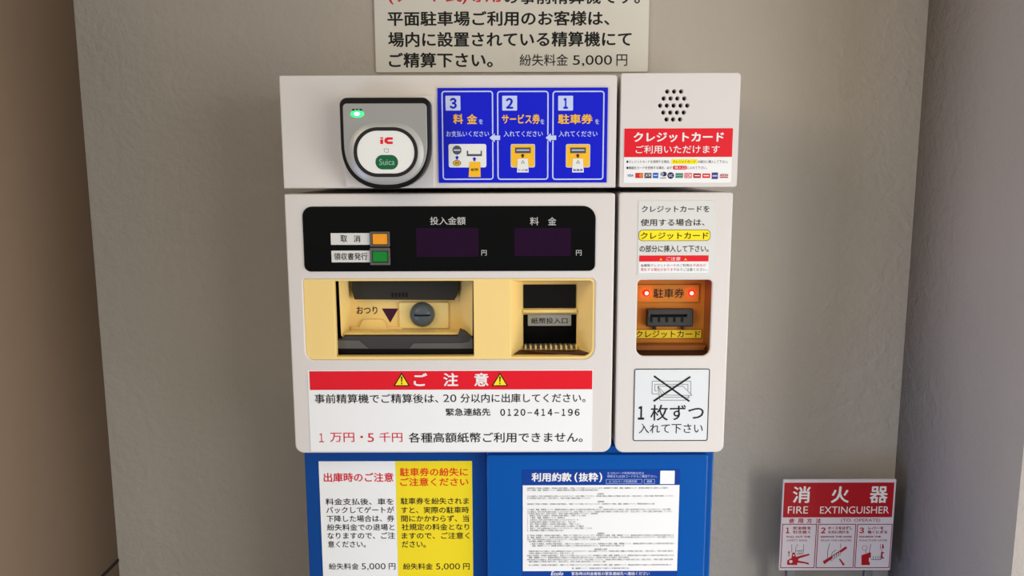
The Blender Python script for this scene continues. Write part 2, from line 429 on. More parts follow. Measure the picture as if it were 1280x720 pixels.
# bill bay
YJ = YB + 0.045
bl = rr(654, 352.5, 720.8, 437, YJ, (1, 1, 1, 1))
b = MB(); b.loft(bill_o, YB + .006, bl, YJ, yel, close_back=False)
hole1 = rr(654, 393, 720.6, 436.2, YJ, .4)
b.plate([rr(653, 351, 721.5, 438, YJ, .4), hole1], YJ, .004, yel)
bay = b.build('bill_bay', main, label='yellow recessed bill bay')
b = MB(); b.plate([rr(654.2, 355.5, 720, 385, YJ, 1)], YJ - .0015, .0015, black, bevel=.0005); b.build('window', bay, label='black window plate')
b = MB(); b.plate([rr(652.5, 386, 721.5, 391.8, YJ, 1)], YJ - .006, .006, yel_lt, bevel=.002); b.build('ledge', bay)
b = MB(); b.loft(hole1, YJ + .003, rr(655, 390, 719, 434, YJ + .05, .4), YJ + .05, black, close_back=True); b.build('bill_slot', bay, label='black bill slot')
b = MB(); b.plate([rr(659.7, 392.8, 713.8, 406.7, YJ, (0, 0, 1, 1))], YJ - .004, .004, facem, bevel=.0006); lp = b.build('label_plate', main, label='grey label plate over bill slot')
i = Ink(YJ - .004); i.t('紙幣投入口', 664, 397.2, 709.5, 404.6, ink, weight=.012); i.build('lettering', lp)
for t in range(11):
    xx = 655.9 + 6.33 * t
    ax, az, bx_, bz = R(xx, 429.3, xx + 2.0, 437, YJ)
    q = MB(); q.box(ax, bx_, YJ - .010, YJ + .012, az, az + .0065, yel_lt); q.build('tooth', bay)
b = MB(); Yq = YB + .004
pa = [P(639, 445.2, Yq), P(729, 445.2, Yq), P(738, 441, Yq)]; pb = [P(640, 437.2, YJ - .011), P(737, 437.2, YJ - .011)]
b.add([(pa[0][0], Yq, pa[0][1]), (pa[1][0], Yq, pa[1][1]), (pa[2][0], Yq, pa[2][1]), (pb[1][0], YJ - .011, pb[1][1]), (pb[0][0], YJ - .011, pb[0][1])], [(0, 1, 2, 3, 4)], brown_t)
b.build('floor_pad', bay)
# caution sticker
st = sheet(rr(386.6, 462.4, 740.5, 563.6, YF, 0.6), YF, paper, main, label='white caution sticker with red heading band'); Ys = YF - .0006
i = Ink(Ys); i.r(387, 463.6, 740.3, 487, red_p); i.build('heading_band', st, label='red heading band')
i = Ink(Ys); i.t('ご', 517, 466.2, 534.2, 482.5, white_t, 3, weight=.025); i.build('lettering', st); i = Ink(Ys); i.t('注', 554.2, 466, 572.9, 482.7, white_t, 3, weight=.025); i.build('lettering', st); i = Ink(Ys); i.t('意', 592.7, 466, 610.7, 482.7, white_t, 3, weight=.025); i.build('lettering', st)
for cx in (502.2, 624.9):
    i = Ink(Ys); i.p([(cx, 465.6), (cx - 10.4, 482.6), (cx + 10.4, 482.6)], ink, 2); i.p([(cx, 468.2), (cx - 8, 481.3), (cx + 8, 481.3)], hi_y, 3)
    i.p([(cx - 1, 470.5), (cx + 1, 470.5), (cx + .6, 477.5), (cx - .6, 477.5)], ink, 4); i.e(cx, 479.4, .95, .95, ink, 4); i.build('warning_triangle', st)
i = Ink(Ys); i.t('事前精算機でご精算後は、', 393.3, 492.4, 548, 504, ink, weight=.013); i.t('20', 554, 493, 570.5, 502.6, ink); i.t('分以内に出庫してください。', 575.5, 491.8, 731.9, 503.2, ink, weight=.013)
i.t('緊急連絡先', 557.2, 510.2, 613, 519.8, ink, weight=.02); i.num('0120-414-196', 625.3, 511, 724.5, 519.8, ink, weight=.03); i.build('lettering', st)
i = Ink(Ys); i.t('１', 399, 541.8, 404.8, 552.8, red_t, weight=.006); i.t('万円・', 412.5, 540.8, 454, 552.5, red_t, weight=.006); i.t('5', 459.5, 541.5, 467.5, 552.5, red_t, weight=.004); i.t('千円', 474, 540.5, 503, 552.5, red_t, weight=.006)
i.t('各種高額紙幣ご利用できません。', 510.8, 540.4, 728.4, 553, ink, weight=.013); i.build('lettering', st)

# ------------------------------------------------------------------ instruction unit on top
x0, z0, x1, z1 = R(351.5, 93.8, 770.5, 235, YF)
top = thing('instruction_box', 'wide off-white box with blue three-step panel above the display machine', 'machine', (0.5 * (x0 + x1), 0, z0))
b = MB(); b.plate([wrr(x0, z0, x1, z1, (.001, .004, .001, .001))], YF, 0.22, shell, bevel=.0012); b.build('body', top)
# panel
pn = sheet(rr(547.8, 109.8, 759, 228.3, YF, .6), YF, royal, top, name='instruction_panel', th=.0015, label='royal blue instruction panel'); Yp = YF - .0015
def arrow_up(i, cx, cy, s, m, n=1): i.p([(cx, cy - s), (cx + s, cy), (cx + s * .45, cy), (cx + s * .45, cy + s * .8), (cx - s * .45, cy + s * .8), (cx - s * .45, cy), (cx - s, cy)], m, n)
for (fx0, fx1, bx0, dig, dx) in ((552.5, 616.7, 556.9, '3', (562, 571)), (621.5, 685.6, 627.8, '2', (632.3, 641.6)), (690.4, 755, 697.7, '1', (704, 710))):
    i = Ink(Yp); i.frame(fx0, 113.5, fx1, 224.8, 1.6, pale_b, rad=4); i.build('border', pn)
    i = Ink(Yp); i.r(bx0, 119.7, bx0 + 18.6, 138.2, pale_b, rad=.8); i.t(chr(0xFF10 + int(dig)), dx[0], 122.4, dx[1], 136, royal, 2, weight=.05); i.build('step_number', pn)
i = Ink(Yp); i.t('料', 566.3, 142.6, 579, 155, amber_t, weight=.03); i.t('金', 583.6, 142.6, 596.5, 155, amber_t, weight=.03); i.t('を', 598.5, 149, 603.8, 155.2, pale_b, weight=.01); i.t('お支払いください', 557.8, 163.6, 611.3, 170.9, pale_b, weight=.01); i.build('lettering', pn)
i = Ink(Yp); i.t('サービス券', 627.2, 142.6, 675, 155, amber_t, weight=.03); i.t('を', 675.4, 149, 680.6, 155.2, pale_b, weight=.01); i.t('入れてください', 629.6, 163.6, 678.4, 170.9, pale_b, weight=.01); i.build('lettering', pn)
i = Ink(Yp); i.t('駐車券', 697.5, 142.6, 741, 155, amber_t, weight=.03); i.t('を', 743.8, 149, 749, 155.2, pale_b, weight=.01); i.t('入れてください', 698.4, 163.6, 746.8, 170.9, pale_b, weight=.01); i.build('lettering', pn)
for ax in (611.8, 681.9):
    i = Ink(Yp)
    def arr(o, m, n): i.p([(ax - o, 172.2), (ax + 6.6 + o * .3, 166.4 - o), (ax + 6.6 + o * .3, 169.4 - o * .4), (ax + 13.3 + o, 169.4 - o * .4), (ax + 13.3 + o, 175 + o * .4), (ax + 6.6 + o * .3, 175 + o * .4), (ax + 6.6 + o * .3, 178 + o)], m, n)
    arr(1.4, royal, 2); arr(0, pale_b, 3); i.build('arrow', pn)
i = Ink(Yp); i.r(560.8, 180, 607.9, 209.3, padm, rad=2.4); i.e(571.3, 187.6, 5.4, 5.4, ink_soft, 2); i.r(567.2, 186.8, 575.4, 188.6, pale_b, 3)
arrow_up(i, 571.3, 197.2, 2.8, royal, 2); i.e(571.3, 203.8, 4.8, 3.5, ink_soft, 2); i.e(571.3, 203.8, 4, 2.7, amber_t, 3); i.t('硬貨', 568.8, 202.3, 573.8, 205.3, brown_t, 4)
i.p([(583.5, 188.5), (585.3, 188.5), (585.3, 192.6), (600.8, 192.6), (600.8, 188.5), (602.4, 188.5), (602.4, 195.2), (583.5, 195.2)], ink_soft, 2)
arrow_up(i, 593, 199, 2.8, royal, 2); i.p([(586.9, 202.3), (600.3, 202.3), (601, 221.3), (585.8, 221.3)], amber_t, 3); i.t('紙幣', 588.8, 210.3, 598, 213.8, brown_t, 4, weight=.01); i.build('pictogram', pn)
for x, s in ((653.6, 'サービス券'), (722.5, '駐車券')):
    i = Ink(Yp); i.r(x - 15.3, 180, x + 15.2, 209.4, pale_b, rad=2.2); i.r(x - 14.5, 180.8, x + 14.4, 208.6, amber_t, 2, rad=1.8)
    i.r(x - 9.8, 184.4, x + 9.8, 191.5, ink_soft, 3); i.r(x - 7.8, 187, x + 8, 188.4, pale_b, 4); arrow_up(i, x - .3, 194.8, 2.8, brown_t, 3)
    i.p([(x - 6.6, 198.3), (x + 6.4, 198.3), (x + 7.2, 215.5), (x - 7.4, 215.5)], padm, 4); i.l([(x - 2, 204), (x, 200.5), (x + 2, 204), (x - 2, 204)], .5, ink_soft, 5)
    i.t(s, x - 6, 211.2, x + 6, 214, royal, 5, weight=.01); i.build('pictogram', pn)

# ------------------------------------------------------------------ card reader on the top box
Yr = YF - .006
rx, rz = P(483, 234, YF)
rd = thing('card_reader', 'silver and black tap card reader with glowing green lamp and white oval pad', 'card reader', (rx, YF, rz))
b = MB(); b.plate([poly([(424.5, 119.8), (541.5, 119.8), (543, 234), (432.5, 234)], Yr)], Yr, .006, shell, bevel=.001); b.build('mounting_plate', rd, label='off-white mounting plate')
Yt = Yr - .027
def dshape(xa, ya, xb, yb, rt, ys, Y, seg=10, pw=2.35):
    k = k_of(Y); pts = []
    ax, az, bx, bz = R(xa, ya, xb, yb, Y); sz = P((xa + xb) / 2, ys, Y)[1]; r = rt * k
    for i in range(seg + 1):
        a = math.radians(90 * i / seg); pts.append((bx - r + r * math.cos(a), bz - r + r * math.sin(a)))
    for i in range(seg + 1):
        a = math.radians(90 + 90 * i / seg); pts.append((ax + r + r * math.cos(a), bz - r + r * math.sin(a)))
    cxm = (ax + bx) / 2; hw = (bx - ax) / 2; hh = sz - az
    for i in range(33):
        a = math.pi + math.pi * i / 32
        c, s_ = math.cos(a), math.sin(a)
        pts.append((cxm + hw * math.copysign(abs(c) ** (2 / pw), c), sz + hh * math.copysign(abs(s_) ** (2 / pw), s_)))
    return pts
b = MB(); b.plate([dshape(425.6, 121.8, 538, 236.5, 9, 178, Yt)], Yt, .027, black, bevel=.0025, res=3); b.build('housing', rd, label='black housing')
fshape = dshape(430, 129.2, 534.3, 231, 5, 178, Yt)
b = MB(); b.plate([fshape], Yt - .0015, .003, facem, bevel=.001); b.build('faceplate', rd, label='silver grey faceplate')
Yv = Yt - .0015
# raised ring around the pad: stadium outlines swelling out and back in
def pad(gx, gy, Y): return rr(446.7 - gx, 163.2 - gy, 518.6 + gx, 217.2 + gy, Y, 26.5 + (gx + gy) / 2, 10)
b = MB()
prof = [(11.5, 10, Yv + .0002), (8.5, 7.5, Yv - .0012), (5.5, 5, Yv - .0026), (4, 4, Yv - .0028)]
for (g0, h0, ya), (g1, h1, yb) in zip(prof, prof[1:]): b.loft(pad(g0, h0, Yv), ya, pad(g1, h1, Yv), yb, ringm)
b.build('raised_ring', rd)
b = MB(); b.plate([pad(4.1, 4.1, Yv), pad(-.3, -.3, Yv)], Yv - .0038, .0038, rimm, bevel=.0008); b.build('pad_rim', rd, label='dark rim of the pad')
b = MB(); b.plate([pad(.1, .1, Yv)], Yv - .003, .003, padm, bevel=.0006); pd = b.build('touch_pad', rd, label='white oval touch pad'); Yx = Yv - .003
i = Ink(Yx)
i.r(475.4, 171.6, 478.9, 173.4, red_p); i.r(475.4, 174.4, 478.9, 180, red_p)
i.p([(491, 171.6), (491, 174.6), (485.4, 174.8), (484.2, 175.8), (485.4, 177), (491, 177), (491, 180), (484.2, 180), (480.8, 178), (480.4, 175.6), (481.2, 173), (484.2, 171.6)], red_p)
i.l([(480, 186), (485.5, 186), (485.5, 190.3), (482.5, 190.6), (480.5, 189), (480, 186)], .6, ink_lt)
i.flat([rr(469.4, 193.7, 497.6, 211.8, Yx, 8.8)], i.y(1), green_t)
i.t('Suica', 474, 198.6, 493.5, 206.4, green_l, 3, weight=.012); i.build('logo', pd)
b = MB(); cx, cz = P(446.5, 142.4, Yv); kk = k_of(Yv)
b.lathe(cx, cz, [(8.3 * kk, Yv), (7.2 * kk, Yv - .0012), (4.5 * kk, Yv - .002)], led_g, 28, 1, .52); lo = b.build('lamp', rd, label='lit green lamp')
b = MB(); b.lathe(cx, cz, [(3.6 * kk, Yv - .002), (2.4 * kk, Yv - .0026)], led_gc, 20, 1, .6); b.build('lamp_core', lo)
i = Ink(Yv)
for q in range(3): i.r(440.2 + 4.6 * q, 136.2, 443.4 + 4.6 * q, 138.4, ink)
i.build('lettering', rd)

# ------------------------------------------------------------------ speaker box
x0, z0, x1, z1 = R(775.7, 91.2, 923.7, 233.8, YF)
spk = thing('speaker_box', 'small off-white box with speaker holes and red card-payment sticker', 'machine', (0.5 * (x0 + x1), 0, z0))
holes = []
for yy, xs in ((114.3, (289, 328, 367)), (123, (269, 308, 346, 385)), (131.9, (249, 287, 325, 364, 402)), (140.6, (267, 306, 344, 382)), (149.2, (285, 322, 361))):
    for xx in xs: holes.append(ell(770 + xx / 4.5, yy, 2.6, 2.6, YF, 14))
b = MB(); b.plate([wrr(x0, z0, x1, z1, (.002, .005, .004, .002))] + holes, YF, .02, shell, bevel=.0006, res=1)
b.plate([wrr(x0, z0, x1, z1, (.002, .005, .004, .002))], YF + .02, .2, shell); b.build('body', spk)
b = MB(); b.plate([rr(815, 108, 868, 156, YF + .012, 2)], YF + .0125, .002, black); b.build('speaker_cone', spk, label='black speaker behind the holes')
st = sheet(rr(780, 160, 915, 228.4, YF, .6), YF, paper, spk, label='white sticker with red heading band and card marks'); Ys = YF - .0006
i = Ink(Ys); i.r(780.3, 160.4, 915.6, 196.3, red_p); i.build('heading_band', st, label='red heading band')
i = Ink(Ys); i.t('クレジットカード', 791.8, 165.2, 904.9, 177.6, white_t, 2, weight=.035); i.t('ご利用いただけます', 794.6, 181.6, 899.6, 191.8, white_t, 2, weight=.008); i.build('lettering', st)
i = Ink(Ys); i.r(839.3, 199, 871.4, 205, hi_y); i.t('●クレジットカードを使用する場合、', 783, 200.2, 837.5, 204, ink); i.t('クレジットカード', 841, 200.3, 869.5, 203.8, ink, 2); i.t('の部分に挿入して下さい。', 872.4, 200.2, 910, 204, ink)
i.r(841.2, 207.2, 858.3, 212, red_p, rad=1.4); i.t('●機器をカードを使用する場合、必ず', 783, 207.8, 840, 211.6, ink); i.t('挿入口', 843, 207.9, 856.6, 211.3, white_t, 2, weight=.01); i.t('に入れて下さい。', 858.9, 207.8, 883.6, 211.6, ink); i.build('lettering', st)
i = Ink(Ys)
i.t('VISA', 784.4, 217.8, 791.6, 221, navy, weight=.01, shear=.2)
i.r(794.2, 216.2, 803.8, 222.5, dkred); i.e(796.8, 219.3, 2.4, 2.4, red_p, 2); i.e(801.2, 219.3, 2.4, 2.4, card_o, 3)
i.r(805.6, 216.2, 814.3, 222.7, card_d); i.t('JCB', 806.6, 217.5, 813.4, 221.3, white_t, 2, weight=.02)
i.r(816, 216, 822.8, 222.7, card_b); i.r(817, 218.6, 821.8, 220, pale_b, 2)
i.e(830, 217.6, 3.2, 2.9, card_n); i.e(827.5, 217.6, 2.2, 2.3, ink_lt, 2); i.r(825.2, 221.8, 832.6, 223.2, ink_lt)
i.e(838.3, 219.4, 4, 4, card_n); i.t('UC', 835.9, 217.8, 840.7, 221, white_t, 2, weight=.02)
i.r(844.4, 216.4, 853.8, 222.4, card_g); i.r(845, 218.8, 853.2, 219.9, green_l, 2)
i.frame(855.5, 216.2, 864.8, 222.6, .8, red_p, rad=.8); i.t('DC', 857, 217.4, 863.4, 221.4, red_p, 2, weight=.04)
i.r(866.6, 216.7, 876, 222.5, dkred); i.r(868, 219, 874.6, 220.2, white_t, 2)
i.r(878, 216.9, 887.6, 222.5, red_p); i.r(879.4, 219, 886, 220.3, white_t, 2)
i.r(889.6, 215.6, 897.4, 223.8, card_p); i.r(890.6, 219, 896.4, 220.6, pale_b, 2)
i.t('AEON', 899.6, 217.2, 910, 220.4, dkred, weight=.04); i.r(899.6, 221, 910, 222.4, dkred); i.build('card_marks', st)

# ------------------------------------------------------------------ ticket and card unit
x0, z0, x1, z1 = R(771.7, 240.6, 910.6, 565.6, YF)
tkt = thing('ticket_machine', 'narrow off-white machine with amber ticket bay and two lit red lamps', 'ticket machine', (0.5 * (x0 + x1), 0, z0))
op = rr(796.2, 350, 888.8, 445, YF, (5, 5, 10, 10))
op2 = rr(790.5, 345, 893.5, 449, YF, 3); oo = (.004, .004, .010, .011)
b = MB(); b.plate([wrr(x0, z0, x1, z1, oo), op], YF, .0045, shell, bevel=.0018, res=3)
b.plate([wrr(x0, z0, x1, z1, oo), op2], YF + .0027, .2173, shell); b.build('body', tkt)
Ye = YF + .032
bko = rr(789, 346, 880, 437, Ye, (2, 2, 6, 6))
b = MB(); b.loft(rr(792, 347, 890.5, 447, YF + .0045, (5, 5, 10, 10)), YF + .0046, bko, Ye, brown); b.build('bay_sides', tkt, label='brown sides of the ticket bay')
b = MB(); b.flat([bko], Ye, orange)
b.plate([rr(791, 355.5, 874, 378, Ye, .5)], Ye - .002, .002, orange, bevel=.0008); bp_ = b.build('ticket_bay', tkt, label='amber back panel of the ticket bay')
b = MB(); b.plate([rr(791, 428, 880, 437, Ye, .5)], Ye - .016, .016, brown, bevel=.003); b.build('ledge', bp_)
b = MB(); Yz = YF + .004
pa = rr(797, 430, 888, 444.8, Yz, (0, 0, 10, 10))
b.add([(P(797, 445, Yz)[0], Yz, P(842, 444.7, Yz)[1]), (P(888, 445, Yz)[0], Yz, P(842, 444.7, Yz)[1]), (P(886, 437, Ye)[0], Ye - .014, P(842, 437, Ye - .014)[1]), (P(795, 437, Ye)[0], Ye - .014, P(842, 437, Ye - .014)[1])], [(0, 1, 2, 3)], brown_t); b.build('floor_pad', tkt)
Yo = Ye - .002
for lx in (808, 864.2):
    cx, cz = P(lx, 366.3, Yo); kk = k_of(Yo)
    b = MB(); b.lathe(cx, cz, [(4.2 * kk, Yo), (4.2 * kk, Yo - .001), (3.2 * kk, Yo - .0022)], led_r, 24); la = b.build('lamp', tkt, label='lit red lamp')
    b = MB(); b.lathe(cx, cz, [(2.3 * kk, Yo - .0022), (2.0 * kk, Yo - .0032), (1.1 * kk, Yo - .0037)], led_rc, 20); b.build('lamp_core', la)
    gl = bpy.data.lights.new('lamp_glow', 'POINT'); gl.energy = .0042; gl.color = (1, .12, .06); gl.shadow_soft_size = .002
    go = bpy.data.objects.new('lamp_glow', gl); COL.objects.link(go); go.parent = la
    go.location = Vector((cx, Yo - .008, cz)) - ORG[la.name]
i = Ink(Yo); i.t('駐車券', 816.7, 360.6, 855.5, 372.4, brown_t, weight=.016); i.build('lettering', bp_)
b = MB(); so = rr(811.5, 391.8, 857, 394.6, Ye, .2)
b.plate([rr(807.2, 385, 864.6, 406.7, Ye, .8), so], Ye - .010, .010, dkgrey, bevel=.0015)
b.plate([so], Ye - .003, .003, black)
sl = b.build('slot_block', tkt, label='dark grey slot block')
for q in range(5):
    xx = 813.2 + q * 9.6
    c = MB(); c.plate([rr(xx, 396.5, xx + 2.2, 402.5, Ye - .010, .4)], Ye - .0112, .0013, black); c.build('rib', sl)
for xx in (817.8, 852.6):
    c = MB(); c.plate([rr(xx - 1.7, 406, xx + 1.7, 411.6, Ye, .8)], Ye - .006, .006, brown_t, bevel=.0006); c.build('bracket', sl)
ss = sheet(rr(793, 411.7, 877.2, 423.3, Ye - .0008, .3), Ye - .0002, dull_y, tkt, name='sticker', th=.0008, label='yellow strip sticker under the slot')
i = Ink(Ye - .001); i.t('クレジットカード', 795, 413.3, 875.3, 422, brown_t, weight=.014); i.frame(793, 411.7, 877.2, 423.3, .6, brown_t); i.build('lettering', ss)
# instructions sticker
st = sheet(poly([(798.3, 251.2), (893.5, 251), (893, 262), (895, 266), (893.4, 335), (891.2, 345), (796.6, 345)], YF), YF, grey_st, tkt, label='grey white instruction sticker with yellow pill and red band'); Ys = YF - .0006
i = Ink(Ys); i.t('クレジットカードを', 802, 257.3, 887, 265.4, ink, weight=.013); i.t('使用する場合は、', 800.8, 273.6, 880.8, 282.4, ink, weight=.013); i.t('の部分に挿入して下さい。', 799.5, 306.5, 885.8, 315.2, ink, weight=.013); i.build('lettering', st)
i = Ink(Ys); i.r(798.3, 287.1, 888, 301.1, brown_t, rad=5); i.r(798.9, 287.7, 887.4, 300.5, hi_y, 2, rad=4.6); i.t('クレジットカード', 800.7, 290.4, 885.3, 298.9, brown_t, 3, weight=.016); i.build('highlight', st, label='yellow pill')
i = Ink(Ys); i.r(799, 319.3, 885.6, 341, paper); i.r(799, 319.3, 885.6, 326.9, red_p, 2); i.t('ご注意', 832.5, 321.1, 850.5, 325.5, white_t, 3)
for cx in (826, 856.8): i.p([(cx, 322.2), (cx - 1.9, 325.2), (cx + 1.9, 325.2)], amber_t, 3)
i.t('金属製クレジットカードのご利用は', 800.8, 329.8, 865.3, 333.4, ink, 2); i.t('不具合が', 866, 329.8, 882.5, 333.4, red_t, 2); i.t('発生する場合があります', 800.8, 335, 845.3, 338.8, red_t, 2); i.t('のでご注意ください。', 845.6, 335, 884, 338.8, ink, 2); i.build('notice_strip', st, label='small red and white notice strip')
st = sheet(rr(792, 460.8, 886, 551.2, YF, 3), YF, pale_st, tkt, label='pale square sticker with crossed-out ticket picture'); Ys = YF - .0006
i = Ink(Ys); i.frame(792, 460.8, 886, 551.2, 1.1, ink, rad=3); i.t('１', 797.3, 507.5, 805.5, 524.6, ink, weight=.03); i.t('枚ずつ', 813, 505.8, 879.7, 525.6, ink, weight=.008); i.t('入れて下さい', 798.6, 529.4, 878.5, 541.6, ink, weight=.004); i.build('lettering', st)
i = Ink(Ys)
U = lambda *pp: [(800 + a / 14.4, 460 + c / 14.4) for a, c in pp]
i.l(U((330, 470), (215, 465), (222, 237), (915, 237), (915, 470)), .9, ink_lt); i.l(U((305, 412), (268, 412), (268, 293), (862, 293), (862, 400)), .9, ink_lt)
i.l(U((470, 487), (320, 328), (775, 328), (935, 493), (470, 487)), .9, ink_lt); i.l(U((320, 328), (410, 525), (890, 525), (865, 490)), .9, ink_lt); i.l(U((320, 328), (360, 580), (810, 580), (880, 530)), .9, ink_lt)
i.l([(817.4, 470), (861.7, 501.6)], 2.2, ink, 2); i.l([(862.9, 470.8), (816.9, 501.4)], 2.2, ink, 3); i.build('pictogram', st)

# ------------------------------------------------------------------ blue base cabinets
YBL, YBR = -0.185, -0.200
x0 = P(383.5, 640, YBL)[0]; x1 = P(606, 640, YBL)[0]
xr0 = P(608.6, 640, YBR)[0]; xr1 = P(891.3, 640, YBR)[0]
cab = thing('base_cabinet', 'dark blue cabinet holding the white and yellow notice sheet', 'cabinet', (0.5 * (x0 + xr0), 0, 0))
b = MB(); b.plate([wrr(x0, 0.0, xr0 - .0006, ZMB, .001)], YBL, -YBL, blue_dk, bevel=.001); b.build('body', cab)
q0 = 399; sh = sheet(rr(402, 576.3, 591, 760, YBL, .4), YBL, paper, cab, name='notice_sheet', label='white and yellow notice sheet'); Ys = YBL - .0006
i = Ink(Ys); i.r(496.5, 576.3, 591, 760, paper_y); i.build('yellow_half', sh, label='yellow half of the sheet')
i = Ink(Ys); i.t('出庫時のご注意', 404.6, 590.8, 491.8, 602.4, red_t, weight=.022); i.build('lettering', sh)
i = Ink(Ys); i.t('駐車券の紛失に', 499.8, 584.6, 585, 595.2, orange_t, 2, weight=.022); i.t('ご注意ください', 500.2, 597, 585.6, 607.3, orange_t, 2, weight=.022); i.build('lettering', sh)
i = Ink(Ys)
for s, a, c, y in (('料金支払後、車を', 407, 492, 622.8), ('バックしてゲートが', 407.8, 492.7, 633.2), ('下降した場合は、券', 408.4, 493, 644), ('紛失料金での退場と', 408.9, 493.3, 654.8), ('なりますので、ご注', 409.3, 493.8, 665.3), ('意ください。', 410, 457.3, 676)):
    i.t(s, a, y, c, y + 8.3, ink, weight=.014)
i.build('lettering', sh); i = Ink(Ys)
i.t('紛失料金', 411.2, 703.8, 448.5, 711.9, ink, weight=.012); i.t('5,000', 452, 704, 482, 712.8, ink); i.t('円', 486, 704, 494.4, 711.9, ink, weight=.01); i.build('lettering', sh)
i = Ink(Ys)
for s, a, c, y in (('駐車券を紛失されま', 500.9, 586.2, 622), ('すと、実際の駐車時', 501.4, 586.2, 633.2), ('間にかかわらず、当', 501.6, 586.3, 643.8), ('社規定の料金となり', 502, 586.6, 654.4), ('ますので、ご注意く', 502.2, 587, 665.2), ('ださい。', 502.4, 532.2, 676)):
    i.t(s, a, y, c, y + 8.3, ink, 2, weight=.014)
i.build('lettering', sh); i = Ink(Ys)
i.t('紛失料金', 504, 703.8, 541, 711.9, ink, 2, weight=.012); i.t('5,000', 545, 704, 575, 712.8, ink, 2); i.t('円', 579, 704, 587, 711.9, ink, 2, weight=.01); i.build('lettering', sh)

cab2 = thing('base_cabinet', 'bright blue cabinet holding the terms-of-use poster in small print', 'cabinet', (0.5 * (xr0 + xr1), 0, 0))
zt2 = P(750, 568.4, YBR)[1]
b = MB(); b.plate([wrr(xr0, 0.0, xr1, ZMB, .003)], YBR + .006, -YBR - .006, blue, bevel=.002); b.build('body', cab2)
b = MB(); b.plate([wrr(xr0, .05, P(883.6, 640, YBR)[0], zt2, .004)], YBR, .006, blue, bevel=.0028, res=3); b.build('door', cab2)
po = sheet(rr(653.2, 587, 848, 722, YBR, .3), YBR, navy, cab2, name='poster', label='blue and white terms poster'); Ys = YBR - .0006
i = Ink(Ys); i.r(653.5, 606.4, 847.8, 713.6, paper); i.build('print_area', po, label='white area of small print')
i = Ink(Ys); i.t('利用約款', 664.4, 590.8, 714.6, 602, white_t, 1, weight=.03); i.t('(', 718, 590.6, 722, 602.8, white_t, 1, weight=.02); i.t('抜粋', 723.3, 590.8, 747.6, 602, white_t, 1, weight=.03); i.t(')', 749, 590.6, 752.8, 602.8, white_t, 1, weight=.02); i.build('lettering', po)
i = Ink(Ys); i.t('エコロパーク利用約款全文は', 759, 589.8, 805, 592.9, pale_b); i.t('検索またはQRコードからご確認下さい。', 759, 593.6, 821, 597.1, pale_b)
i.frame(757.6, 599, 802.5, 604.6, .35, pale_b); i.frame(805, 599, 818.4, 604.6, .35, pale_b); i.t('エコロパーク利用約款', 761, 600.1, 796.4, 603.5, pale_b); i.t('検索', 808.6, 600.1, 815, 603.5, pale_b); i.build('lettering', po)
i = Ink(Ys); i.r(825.2, 588.3, 843.3, 605, paper, rad=.6); i.build('blank_square', po)
i = Ink(Ys); i.t('Ecolo', 688.5, 714.2, 704.2, 719.2, white_t, weight=.02, shear=.25); i.t('緊急時は料金看板の緊急連絡先へ連絡ください', 714.4, 714.8, 812, 719, white_t, weight=.008); i.build('lettering', po)
base = ('当駐車場をご利用のお客様は、本約款の内容を確認し、同意のうえご利用いただくものとします。', '駐車場内での事故、盗難、損傷等について、管理者は故意または過失による場合を除き責任を負いません。', '駐車券を紛失された場合は、所定の紛失料金をお支払いいただきますので、大切に保管してください。', '利用者は場内の標識および係員の指示に従い、安全に走行し、所定の位置に車両を駐車してください。')
def run(n, o): return ((base[o % 4] + base[(o + 1) % 4] + base[(o + 2) % 4])[o * 3 % 11:])[:n]
i = Ink(Ys); o = 0
def row(y, a, c, pre=''):
    global o
    n = max(3, int((c - a) / 2.15)); s = (pre + run(n, o))[:n]; o += 1
    i.t(s, a, y - 1.05, c, y + 1.05, ink, 2, res=1)
def head(y, s, hw): i.t(s, 751 - hw, y - 1.1, 751 + hw, y + 1.1, ink, 2, res=1)
for y, a, c in ((610, 659, 835), (612.6, 659, 748), (620, 659, 842), (622.7, 659, 738), (629.8, 659, 818), (636.7, 659, 838), (639.4, 659, 840), (641.9, 659, 747)): row(y, a, c)
head(617.3, '利用規定', 4); head(626.9, '営業時間', 4); head(634, '料金', 2); head(666.6, '免責事項', 4.2); head(686.4, '損害賠償の請求', 8)
for q, c in enumerate((732, 706, 723, 719, 725, 730, 740, 705)): row(644.4 + 2.65 * q, 659, c, '%d．' % (q + 1))
for y, a, c in ((669, 659, 842), (671.5, 659, 842), (674.2, 659, 750), (676.7, 661, 703), (679.4, 663, 843), (682, 663, 780), (688.8, 661, 841), (691.5, 661, 717), (694.2, 659, 843), (696.7, 661, 786), (699.3, 659, 841), (701.9, 661, 757), (706, 661, 839), (710.2, 715, 786)): row(y, a, c)
i.build('small_print', po)

# ------------------------------------------------------------------ sign above the machine
YS = -0.005
sx, sz = P(639, 90, YS)
sg = thing('notice_sign', 'white wall sign with red and black lettering above the machines', 'sign', (sx, 0, sz))
b = MB(); b.plate([rr(468, -40, 811.2, 90, YS, 1.2)], YS, .005, board_m, bevel=.0006); bd = b.build('board', sg)
i = Ink(YS); i.t('(ゲート式)専用', 485.5, -14.5, 626, 5.4, red_t, weight=.024); i.t('の事前精算機です。', 630, -14.5, 800, 5.2, ink, weight=.02); i.build('lettering', sg)
i = Ink(YS); i.t('平面駐車場ご利用のお客様は、', 484, 13.6, 762, 32.4, ink, weight=.026); i.build('lettering', sg)
i = Ink(YS); i.t('場内に設置されている精算機にて', 485, 39.5, 789.5, 58.6, ink, weight=.026); i.build('lettering', sg)
i = Ink(YS); i.t('ご精算下さい。', 486, 65.6, 616, 84.6, ink, weight=.026); i.build('lettering', sg)
ps = sheet(rr(643, 62.5, 806.5, 89.7, YS, .4), YS, board_m, sg, name='price_sticker', th=.0008)
